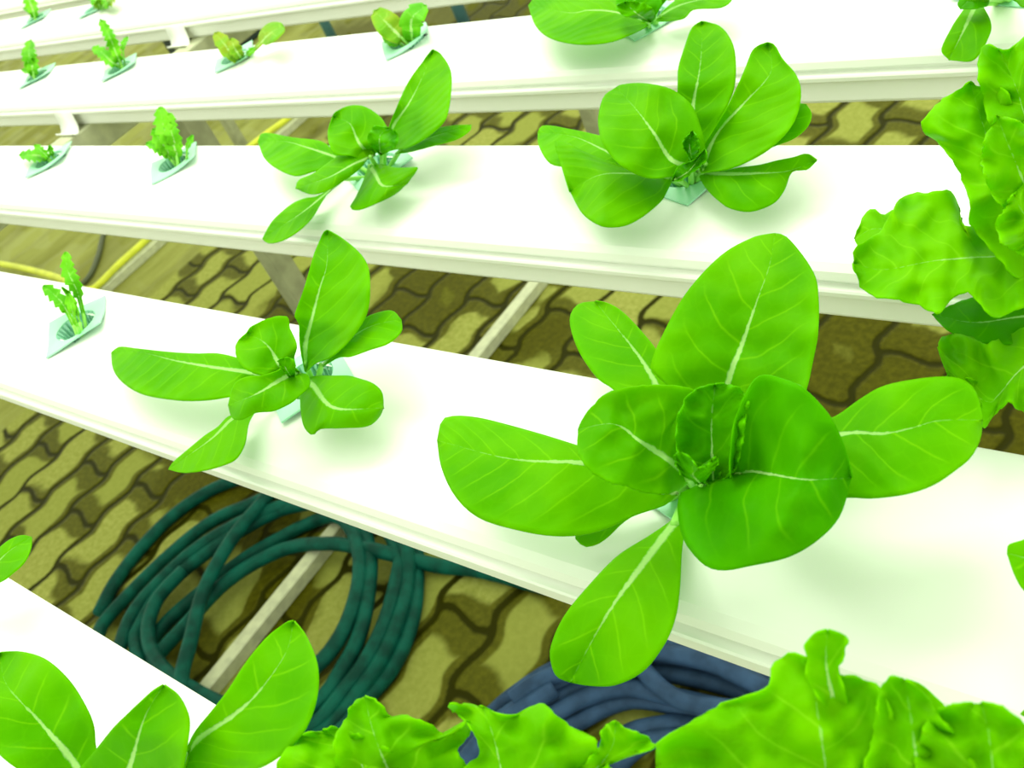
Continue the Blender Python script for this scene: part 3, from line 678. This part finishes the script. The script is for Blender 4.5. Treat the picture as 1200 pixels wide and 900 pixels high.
leaf(p, rt, [(905,990),(780,920),(769,895),(772,872),(804,849),(846,825),(895,811),(902,795),(905,778),(925,766)], [(1000,1060),(975,950),(965,880),(955,815),(948,774)],
     [(1060,1000),(1090,930),(1080,880),(1050,845),(1030,805),(1017,798),(983,790),(975,780)], [20,48,64,72,74], 2, 2, 'frill', seed=85, **K2)
leaf(p, rt, [(948,800),(946,775),(943,757),(952,744)], [(985,850),(970,790),(968,765),(970,739)], [(992,820),(982,790),(988,767),(993,748),(983,743)], [64,74,80,84], 2, 3, 'frill', smooth=False, ruf=1, jag=0.6, rows=30, cols=10, seed=86)
leaf(p, rt, [(1010,960),(1015,900),(1025,850),(1032,806),(1045,794)], [(1060,1040),(1075,930),(1070,860),(1060,797)], [(1160,1000),(1150,920),(1125,870),(1100,840),(1085,812)], [24,54,72,78], 2, 2, 'frill', seed=87, **K)
leaf(p, rt, [(1075,960),(1075,880),(1090,838),(1117,827)], [(1120,1040),(1160,930),(1160,870),(1150,824)], [(1260,1000),(1240,900),(1215,862),(1180,832)], [24,56,74,80], 2, 2, 'frill', seed=88, **K)
leaf(p, rt, [(1040,840),(1046,810),(1060,796)], [(1080,880),(1075,830),(1068,797)], [(1110,860),(1110,832),(1095,815),(1080,802)], [40,54,58], 0, 0, 'frill', smooth=False, rows=26, cols=10, seed=89)

p, rt = plant('B', -0.065, 'tall frilly light green lettuce filling the right edge', G2)
leaf(p, rt, [(1200,330),(1160,290),(1137,262),(1137,235),(1118,190),(1100,168),(1080,152),(1086,134),(1102,118),(1120,107)], [(1260,320),(1200,240),(1165,180),(1150,140),(1137,96)],
     [(1290,260),(1240,190),(1200,140),(1178,106),(1163,103),(1150,101)], [20,45,64,76,84], 2, 4, 'frill', seed=91, **K2)
leaf(p, rt, [(1185,220),(1165,160),(1150,110),(1146,72),(1154,52)], [(1260,260),(1210,160),(1190,100),(1170,58)], [(1300,180),(1260,100),(1225,50),(1200,44),(1182,60)], [30,60,82,92], 2, 4, 'frill', seed=92, **K2)
leaf(p, rt, [(1160,262),(1138,264),(1127,262),(1122,236),(1110,222),(1083,226),(1060,229),(1043,252),(1030,272),(1003,290)], [(1260,300),(1180,300),(1100,305),(1035,316),(1000,308)],
     [(1240,340),(1200,360),(1187,363),(1167,373),(1147,353),(1133,343),(1113,353),(1102,367),(1080,360),(1053,350),(1027,347),(1008,336)], [20,40,50,52,50], 2, 2, 'frill', seed=93, **K2)
leaf(p, rt, [(1080,262),(1050,245),(1035,252),(1022,244),(1010,256)], [(1110,290),(1060,275),(1025,268),(1002,280)], [(1080,300),(1050,295),(1020,298),(1008,292)], [24,36,40,36], 0, 0, 'frill', smooth=False, ruf=1.5, jag=1, rows=30, cols=10, seed=94)
leaf(p, rt, [(1215,350),(1180,345),(1140,348),(1105,362)], [(1250,365),(1190,372),(1140,378),(1092,368)], [(1230,400),(1190,402),(1158,403),(1125,396),(1105,382)], [14,22,24,20], 0, 0, 'leaf_dark', smooth=False, ruf=1, jag=1, rows=30, cols=10, seed=95)  # shadowed underside: its shade is put into the darker leaf colour
leaf(p, rt, [(1225,370),(1200,382),(1183,393),(1168,397),(1153,404),(1140,395),(1110,391),(1099,408)], [(1260,395),(1200,430),(1170,463),(1155,470),(1100,425)][:4]+[(1110,440)],
     [(1240,440),(1210,480),(1197,482),(1183,470),(1167,483),(1153,503),(1148,480),(1146,448)], [16,24,26,24,20], 0, 0, 'frill', seed=96, **K2)
leaf(p, rt, [(1200,260),(1165,230),(1150,190),(1155,160),(1165,142)], [(1260,280),(1210,230),(1190,190),(1168,135)], [(1270,230),(1230,180),(1205,150),(1185,138)], [34,66,84,92], 3, 3, 'frill', seed=97, **K)
leaf(p, rt, [(1215,300),(1190,295),(1172,282),(1168,262),(1180,240)], [(1270,300),(1225,270),(1200,250),(1188,228)], [(1260,250),(1235,220),(1215,210),(1200,215)], [34,60,74,78], 3, 3, 'frill', seed=98, **K)

# lettuce leaf at the right edge of the large trough
p, rt = plant('C', -0.005, 'lettuce showing only a leaf edge halfway down the right edge', G1)
leaf(p, rt, [(1225,620),(1200,632),(1182,638)], [(1290,660),(1230,660),(1180,648)], [(1240,710),(1205,695),(1190,675)], [14,30,32], 0, 0, seed=99)
leaf(p, rt, [(1230,800),(1210,815)], [(1290,720),(1240,790),(1197,838)], [(1270,830),(1230,850)], [14,30,20], 0, 0, seed=100)

# ------------------------------------------------------------------ seedlings
def serrate(pts_n, amp, rn): pass
def blade(parent, root, P, wpx, z, mat='baby', teeth=5, tooth=0.45, start=0.35, seed=0, wl=None, stem=0.0011):
    """narrow notched leaf on a thin stem; P: base..tip as seen, wpx: half width in the picture, z: heights mm"""
    C = resample(catmull([Vector((*q, 0)) for q in P], 8), 40)
    L = []; R = []; rows = 40; V = []; UV = []; PA = []
    rn = random.Random(seed)
    for i, c in enumerate(C):
        t = i/rows; d = (C[min(i+1, rows)]-C[max(i-1, 0)]).normalized(); nrm = Vector((-d.y, d.x, 0))
        if t < start: wd = 0.16+0.10*(t/start)
        else:
            s = (t-start)/(1-start); wd = 0.25+0.75*sin(pi*min(1, s*0.86+0.10))**0.8
            ph = (s*teeth) % 1.0; wd *= 1-tooth*ph if teeth else 1
            if s > 0.97: wd *= 0.3
        h = lin(z, t)
        for j in range(-3, 4):
            s_ = j/3; q = c+nrm*(s_*wd*wpx)
            V.append(at_z(q.x, q.y, (h+1.2*abs(s_)*(1 if t > start else 0))*0.001)); UV.append((s_*0.03, t*0.4)); PA.append((s_, t))
    Fc = []
    for i in range(rows):
        for j in range(6): Fc.append((i*7+j, i*7+j+1, (i+1)*7+j+1, (i+1)*7+j))
    v0 = V[3]; fm = [0]*len(Fc)
    tp = catmull([root, root.lerp(v0, 0.6), v0, V[8*7+3]], 4)
    v, f = tube_geo(tp, stem, 6); off = len(V); V += v; Fc += [tuple(q+off for q in g) for g in f]; fm += [1]*len(f)
    UV += [(0, 0)]*len(v); PA += [(0, 0)]*len(v)
    o = mesh_obj('leaf', V, Fc, [M[mat], M['stalk']], parent, True, {'vein': UV, 'param': PA}, fm)
    s = o.modifiers.new('solid', 'SOLIDIFY'); s.thickness = 0.0004; s.offset = 0
    return o
G3 = 'young seedlings in mint cups'
def seedling(key, x, label):
    t = thing('leafy_seedling', label, 'seedling', (x, cy(key), T), G3)
    return t, Vector((x, cy(key), T-0.016))
p, rt = seedling('C', -0.667, 'young seedling with notched leaves, nearest the camera, in the cup above the bottom-left paving')
blade(p, rt, [(101,386),(97,365),(90,340),(80,318),(77,295)], 11, [0,14,30,38], seed=1, teeth=6, start=.42)
blade(p, rt, [(92,395),(84,376),(74,357),(62,344),(50,335)], 11, [0,12,20,24], seed=2, teeth=4, start=.45)
blade(p, rt, [(94,392),(88,374),(83,358),(80,344)], 7, [2,14,22,26], seed=3, teeth=2, start=.55)
blade(p, rt, [(96,390),(92,372),(84,350),(72,336)], 4, [2,10,18,26], seed=4, teeth=3)
p, rt = seedling('B', -1.021, 'low seedling with leaves spreading left, at the far left of its row')
blade(p, rt, [(60,190),(52,184),(40,182),(22,182)], 9, [0,6,9,8], seed=5, teeth=5, start=.15)
blade(p, rt, [(61,189),(52,180),(44,173),(40,170)], 6, [0,8,12,14], seed=6, teeth=4, start=.2)
blade(p, rt, [(64,186),(60,178),(58,170)], 4.5, [0,8,13], seed=7, teeth=2, start=.3)
p, rt = seedling('B', -0.790, 'bushy upright seedling with a broad notched leaf, left of the left-of-centre lettuce')
blade(p, rt, [(210,196),(204,172),(192,150),(188,125)], 14, [0,16,28,36], seed=8, teeth=6, start=.2)
blade(p, rt, [(209,196),(206,172),(200,150),(199,132)], 11, [0,14,26,34], seed=9, teeth=6, start=.2)
blade(p, rt, [(206,194),(194,180),(183,172),(171,168)], 8, [0,10,16,18], seed=10, teeth=4, start=.3)
blade(p, rt, [(205,192),(195,175),(186,162),(180,150)], 11, [0,12,20,26], seed=11, teeth=5, start=.25)
blade(p, rt, [(219,190),(219,176),(222,166),(226,158)], 4.5, [0,12,20,24], seed=12, teeth=2, start=.5)
p, rt = seedling('A', -1.357, 'single narrow upright seedling at the left edge')
blade(p, rt, [(41,93),(38,78),(34,62),(36,46)], 10, [0,14,26,34], seed=13, teeth=6, start=.1)
blade(p, rt, [(40,92),(34,76),(30,64),(28,56)], 7, [0,12,22,28], seed=14, teeth=4, start=.2)
blade(p, rt, [(40,90),(34,84),(25,82)], 4, [2,10,12], seed=15, teeth=2)
p, rt = seedling('A', -1.146, 'tall spindly seedling with a bent toothed leaf, right of the narrow upright one')
blade(p, rt, [(144,80),(136,62),(128,42),(117,22)], 9, [0,18,34,44], seed=16, teeth=8, start=.15)
blade(p, rt, [(142,80),(130,72),(120,62),(108,56)], 9, [0,12,18,22], seed=17, teeth=5, start=.2)
blade(p, rt, [(146,74),(144,58),(145,50),(150,43)], 4, [2,16,26,30], seed=18, teeth=3, start=.5)
p, rt = seedling('A', -0.914, 'seedling with two reddish-green leaves spread wide apart')
blade(p, rt, [(282,72),(268,58),(258,46),(251,38)], 11, [0,12,20,24], 'baby_red', seed=19, teeth=3, tooth=.2, start=.05)
blade(p, rt, [(284,70),(276,58),(272,50),(268,46)], 9, [0,12,18,20], 'baby_red', seed=20, teeth=3, tooth=.3, start=.1)
blade(p, rt, [(290,66),(302,54),(318,38),(333,31)], 11, [0,14,24,26], 'baby_red', seed=21, teeth=0, start=.42)
blade(p, rt, [(288,66),(294,60),(298,56)], 5, [2,10,14], 'baby', seed=22, teeth=2, start=.2)
p, rt = seedling('A', -0.657, 'brownish-green seedling with two rounded leaves, near the top edge')
blade(p, rt, [(478,52),(462,36),(448,22),(438,12)], 15, [0,12,22,26], 'baby_red', seed=23, teeth=0, start=.15)
blade(p, rt, [(470,52),(456,44),(448,40)], 9, [0,6,8], 'baby', seed=24, teeth=3, tooth=.2, start=.1)
blade(p, rt, [(484,50),(482,34),(484,20),(500,6)], 15, [0,14,26,32], 'baby', seed=25, teeth=3, tooth=.25, start=.05)
p, rt = seedling('E', -1.698, 'narrow seedling crossing the trough edge in the top left corner')
blade(p, rt, [(42,24),(38,10),(32,-6),(30,-18)], 9, [0,16,28,36], seed=26, teeth=6, start=.1)
blade(p, rt, [(40,22),(34,12),(27,10)], 4, [2,12,14], seed=27, teeth=2)
p, rt = seedling('E', -1.507, 'curly reddish seedling cut off by the top edge')
for i, (dx, dy) in enumerate([(-14, -8), (-8, 3), (6, 5), (15, -4), (0, -14)]):
    blade(p, rt, [(119, 10), (119+dx*0.6, 2+dy*0.5), (120+dx, -2+dy)], 8, [2,12,18], 'baby_red' if i % 2 else 'baby', seed=28+i, teeth=3, start=.1)
